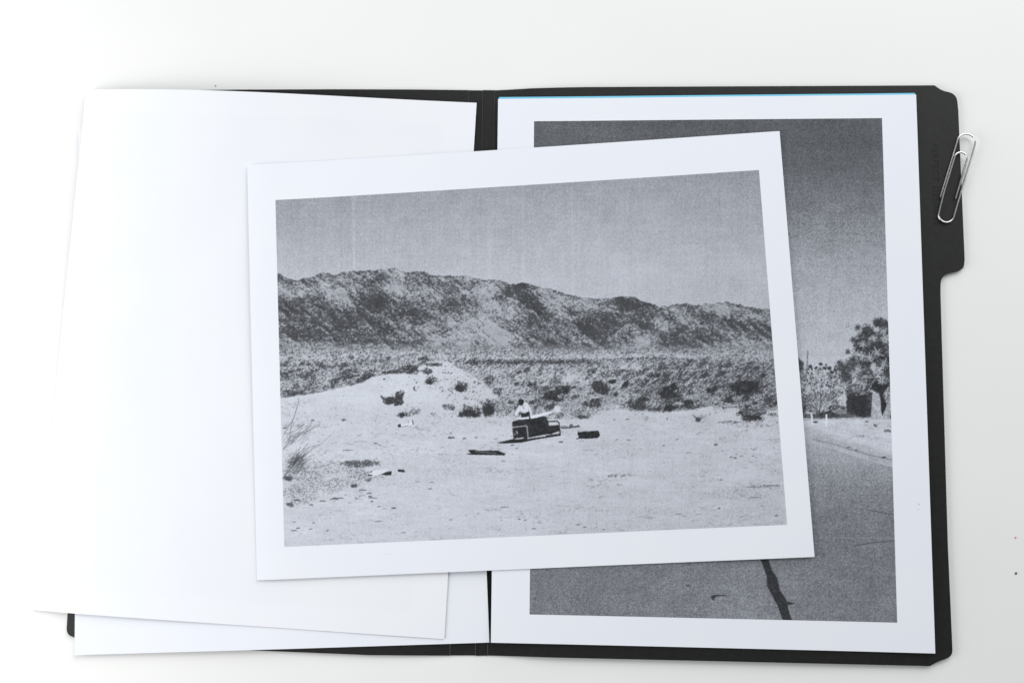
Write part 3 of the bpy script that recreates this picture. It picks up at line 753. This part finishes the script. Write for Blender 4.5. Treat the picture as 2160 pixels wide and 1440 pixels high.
def print_mesh(name, canvas, x0, y0, x1, y1, zf, gx, gy, zoff):
    """toner layer: a fine grid on the sheet carrying the picture's greys"""
    T = canvas.reduce(gx, gy)[::-1]                          # bottom row first
    t = np.clip(T/255., 0, 1)
    lin = np.where(t <= .04045, t/12.92, ((t + .055)/1.055)**2.4)/.775
    lin = np.clip(lin*1.012 - .012, .008, 1)
    cool = np.stack([lin*.74, lin*.775, lin*.855, np.ones_like(lin)], -1).astype(np.float32)
    xs = np.linspace(x0, x1, gx); ys = np.linspace(y0, y1, gy)
    zc = np.array([[zf(x, y) for x in np.linspace(x0, x1, 90)] for y in np.linspace(y0, y1, 90)])
    iu = np.linspace(0, 89, gx); iv = np.linspace(0, 89, gy)
    a = np.array([np.interp(iu, np.arange(90), row) for row in zc])
    z = np.array([np.interp(iv, np.arange(90), a[:, k]) for k in range(gx)]).T
    co = np.empty((gy, gx, 3), np.float32)
    co[..., 0] = xs[None, :]*MM; co[..., 1] = ys[:, None]*MM; co[..., 2] = (z + zoff)*MM
    me = bpy.data.meshes.new(name)
    nf = (gx - 1)*(gy - 1)
    me.vertices.add(gx*gy); me.vertices.foreach_set('co', co.ravel())
    i = (np.arange(gy - 1)[:, None]*gx + np.arange(gx - 1)[None, :]).ravel()
    f = np.stack([i, i + 1, i + gx + 1, i + gx], 1).astype(np.int32)
    me.loops.add(nf*4); me.loops.foreach_set('vertex_index', f.ravel())
    me.polygons.add(nf)
    me.polygons.foreach_set('loop_start', np.arange(0, nf*4, 4, dtype=np.int32))
    me.polygons.foreach_set('use_smooth', np.ones(nf, bool))
    me.update(calc_edges=True)
    at = me.color_attributes.new('toner', 'FLOAT_COLOR', 'POINT')
    at.data.foreach_set('color', cool.ravel())
    return me


# ---------------------------------------------------------------- the table
tb = round_corners([(-700, -480), (620, -480), (620, 560), (-700, 560)], [14]*4)
tbl = link('table', card_mesh('table', tb, 24., lambda x, y: -24., 2000.), M_TABLE)
tag(tbl, kind='structure')

# ---------------------------------------------------------------- the black folder
folder = link('folder', None, loc=(0, 0, 0))
tag(folder, 'open black card folder with a side tab, lying under the papers', 'folder')
CARD = .42
back = round_corners(
    [(-37.9, 183.0), (-18.5, 183.5), (11.5, 183.5), (190.2, 181.7), (193.8, 178.8), (201.1, 177.0), (201.6, 168.0), (201.5, 89.0),
     (200.2, 84.8), (189.6, 82.6), (188.9, 76.0), (187.3, -52.0), (187.4, -104.8), (180.5, -107.0), (176.4, -109.4), (71.3, -109.0), (-38.9, -108.8)],
    [0, 0, 0, 0, 2.4, 4.2, 0, 3.0, 3.2, 4.2, 4.0, 0, 3.6, 2.6, 0, 0, 0])
link('back_cover', card_mesh('back_cover', back, CARD, cover_z, 7.), M_CARD, folder)
front = round_corners(
    [(-51.6, 183.4), (-57.9, -109.2), (-98.5, -109.6), (-152.0, -108.5), (-244.0, -106.6), (-248.5, -104.6), (-256.3, -102.6), (-254.0, 178.0), (-246.0, 185.9), (-177.6, 185.6), (-125.6, 184.9)],
    [0, 0, 0, 0, 0, 2.4, 3.6, 5., 4., 0, 0])
link('front_cover', card_mesh('front_cover', front, CARD, cover_z, 7.), M_CARD, folder)
# scored strips between the covers, each a little lower at its score lines
score = [(-51.6, -57.9), (-44.3, -45.1), (-37.9, -38.9)]
for (ta, ba), (tb_, bb) in zip(score[:-1], score[1:]):
    strip = [(ta + .25, 183.35), (ba + .25, -109.1), (bb - .25, -108.9), (tb_ - .25, 183.15)]
    link('spine_strip', card_mesh('spine_strip', strip, CARD - .06, cover_z, 1.6), M_CARD, folder)
for (ta, ba) in score:
    n = 40
    path = [((ta + (ba - ta)*k/n)*MM, (183.1 - 292.0*k/n)*MM, (cover_z(ta + (ba - ta)*k/n, 183.1 - 292.0*k/n) + CARD - .02)*MM) for k in range(n + 1)]
    link('crease', tube('crease', path, .27*MM, 8), M_CREASE, folder)

# letters stamped along the tab edge
cu = bpy.data.curves.new('lettering', 'FONT')
cu.body = 'PERFECT DESIGNS'
cu.size = 1.0
cu.space_character = 1.22
tmp = bpy.data.objects.new('lettering_curve', cu)
coll.objects.link(tmp)
bpy.context.view_layer.update()
me = bpy.data.meshes.new_from_object(tmp.evaluated_get(bpy.context.evaluated_depsgraph_get()))
bpy.data.objects.remove(tmp)
me.name = 'lettering'
tx = [v.co.x for v in me.vertices]; ty = [v.co.y for v in me.vertices]
sx, sy = 41.8/(max(tx) - min(tx)), 3.3/(max(ty) - min(ty))
for v in me.vertices:
    a, b = (v.co.x - min(tx))*sx, (v.co.y - min(ty))*sy
    wx, wy = 187.55 + b - a*.016, 150.4 - a
    v.co = (wx*MM, wy*MM, (cover_z(wx, wy) + CARD + .03)*MM)
link('lettering', me, M_LETTER, folder)

# ---------------------------------------------------------------- loose sheets
PT = .1
def sheet(name, size, pose, zf, mat, nx=44, ny=56, parent=None):
    return link(name, grid_sheet(name, size[0], size[1], nx, ny, zf, PT), mat, parent, (pose[0]*MM, pose[1]*MM, 0), pose[2])


tag(sheet('paper_sheet', (213.2, 276.8), POSE_BASE, z_base, M_PAPER),
    'white sheet at the bottom of the left pile, its right edge meeting the spine', 'paper', 'blank white sheets in the left half of the folder')
tag(sheet('paper_sheet', (214.0, 277.0), POSE_FLIP, z_flip, M_PAPER_BACK),
    'blank white sheet on top of the left pile, top edge bowed up off the folder', 'paper', 'blank white sheets in the left half of the folder')
tag(sheet('blue_paper_sheet', (215.0, 279.2), POSE_BLUE, z_blue, M_BLUE),
    'sky blue sheet showing as a thin strip above the right hand print', 'paper')


def photo_print(name, label, size, pose, zf, canvas, rect, gx, gy, smudges):
    root = link(name, None, loc=(pose[0]*MM, pose[1]*MM, 0), rz=pose[2])
    tag(root, label, 'print', 'black and white photocopied prints')
    link('paper', grid_sheet('paper', size[0], size[1], 56, 56, zf, PT), M_PAPER, root)
    link('printed_picture', print_mesh('printed_picture', canvas, *rect, zf, gx, gy, PT + .035), M_PRINT, root)
    for k, (x, y, s, col) in enumerate(smudges):
        bm = bmesh.new()
        vs = []
        for i in range(9):
            a = 6.283*i/9
            rr = s*(.55 + .45*math.sin(i*2.3 + k))
            px, py = x + rr*1.5*math.cos(a), y + rr*math.sin(a)
            vs.append(bm.verts.new((px*MM, py*MM, (zf(px, py) + PT + .03)*MM)))
        bm.faces.new(vs)
        sm = bpy.data.meshes.new('toner_smudge'); bm.to_mesh(sm); bm.free()
        link('toner_smudge', sm, mat_plain('toner_smudge', col, .7, .2), root)
    return root


photo_print('photo_print', 'portrait print of a road and spiky trees, partly under the landscape print', LETTER, POSE_ROAD, z_road,
            road_picture(1120, 1578), (-88.8, -125.6, 90.4, 127.4), 560, 789,
            [(102.6, -68.5, .55, (.42, .42, .62)), (102.0, -71.0, .35, (.5, .5, .66))])
photo_print('photo_print', 'landscape print of a desert with a person behind a couch, tilted on top', LETTER[::-1], POSE_MAIN, z_main,
            desert_picture(1560, 1110), (-125.0, -91.8, 127.6, 88.1), 780, 555,
            [(-73.3, -97.6, .35, (.5, .51, .56)), (-71.2, -97.9, .25, (.58, .59, .64))])

# ---------------------------------------------------------------- paper clip resting on the tab
def arc(c, r, a0, a1, n, sq=1.):
    return [(c[0] + r*math.cos(a0 + (a1 - a0)*k/n), c[1] + r*math.sin(a0 + (a1 - a0)*k/n)*sq) for k in range(n + 1)]


def clip_points():
    # own axis runs along +y, tip of the outer wire first; turned into place afterwards
    p = [(-6.15, 11.9), (-5.6, 28.0), (-5.15, 43.3)]
    p += arc((-.65, 43.3), 4.5, math.pi, 0, 20)[1:]
    p += [(3.5, 30.0), (3.1, 18.0), (2.85, 4.0)]
    p += arc((-.97, 4.0), 3.82, 0, -math.pi, 18, 1.02)[1:]
    p += [(-5.0, 14.0), (-4.5, 34.3)]
    p += arc((-1.4, 34.3), 3.1, math.pi, 0, 16)[1:]
    p += [(1.5, 24.0), (1.3, 13.2)]
    return p


CLIP_Z = [max(cover_z(x, y) for x in (188, 196, 201) for y in (110, 130, 155)) + CARD + .5]
raw = clip_points()
dense = []
for (x0, y0), (x1, y1) in zip(raw[:-1], raw[1:]):
    n = max(1, int(math.hypot(x1 - x0, y1 - y0)/2.))
    dense += [(x0 + (x1 - x0)*k/n, y0 + (y1 - y0)*k/n) for k in range(n)]
dense.append(raw[-1])
ca = -.288
path = []
for i, (x, y) in enumerate(dense):
    s = i/len(dense)
    lift = .55*sm01(.62, .8, s)*(1 - sm01(.93, 1., s)*.5)      # inner loop springs up a little
    wx, wy = x*math.cos(ca) - y*math.sin(ca), x*math.sin(ca) + y*math.cos(ca)
    path.append((wx*MM, wy*MM, lift*MM))
cl = link('paper_clip', tube('paper_clip', path, .45*MM, 20), M_STEEL, None, (192.9*MM, 109.3*MM, CLIP_Z[0]*MM))
tag(cl, 'silver wire paper clip lying slanted across the edge of the black tab', 'paper clip')

# ---------------------------------------------------------------- specks on the table
def speck(name, x, y, r, col, label):
    bm = bmesh.new()
    bmesh.ops.create_icosphere(bm, subdivisions=2, radius=r*MM)
    for i, v in enumerate(bm.verts):
        v.co *= .75 + .35*math.sin(i*1.9)**2
        v.co.z = v.co.z*.5 + r*.3*MM
    me = bpy.data.meshes.new(name); bm.to_mesh(me); bm.free()
    tag(link(name, me, mat_plain(name, col, .8, .2), None, (x*MM, y*MM, 0)), label, 'speck')


speck('crumb', 219.8, -64.9, .55, (.03, .025, .05), 'tiny black crumb on the white table right of the folder')
speck('crumb', 220.4, -47.7, .42, (.6, .22, .16), 'tiny reddish crumb on the white table above the black one')
speck('crumb', -189.9, 188.4, .42, (.30, .30, .29), 'tiny grey crumb on the white table above the left pile')
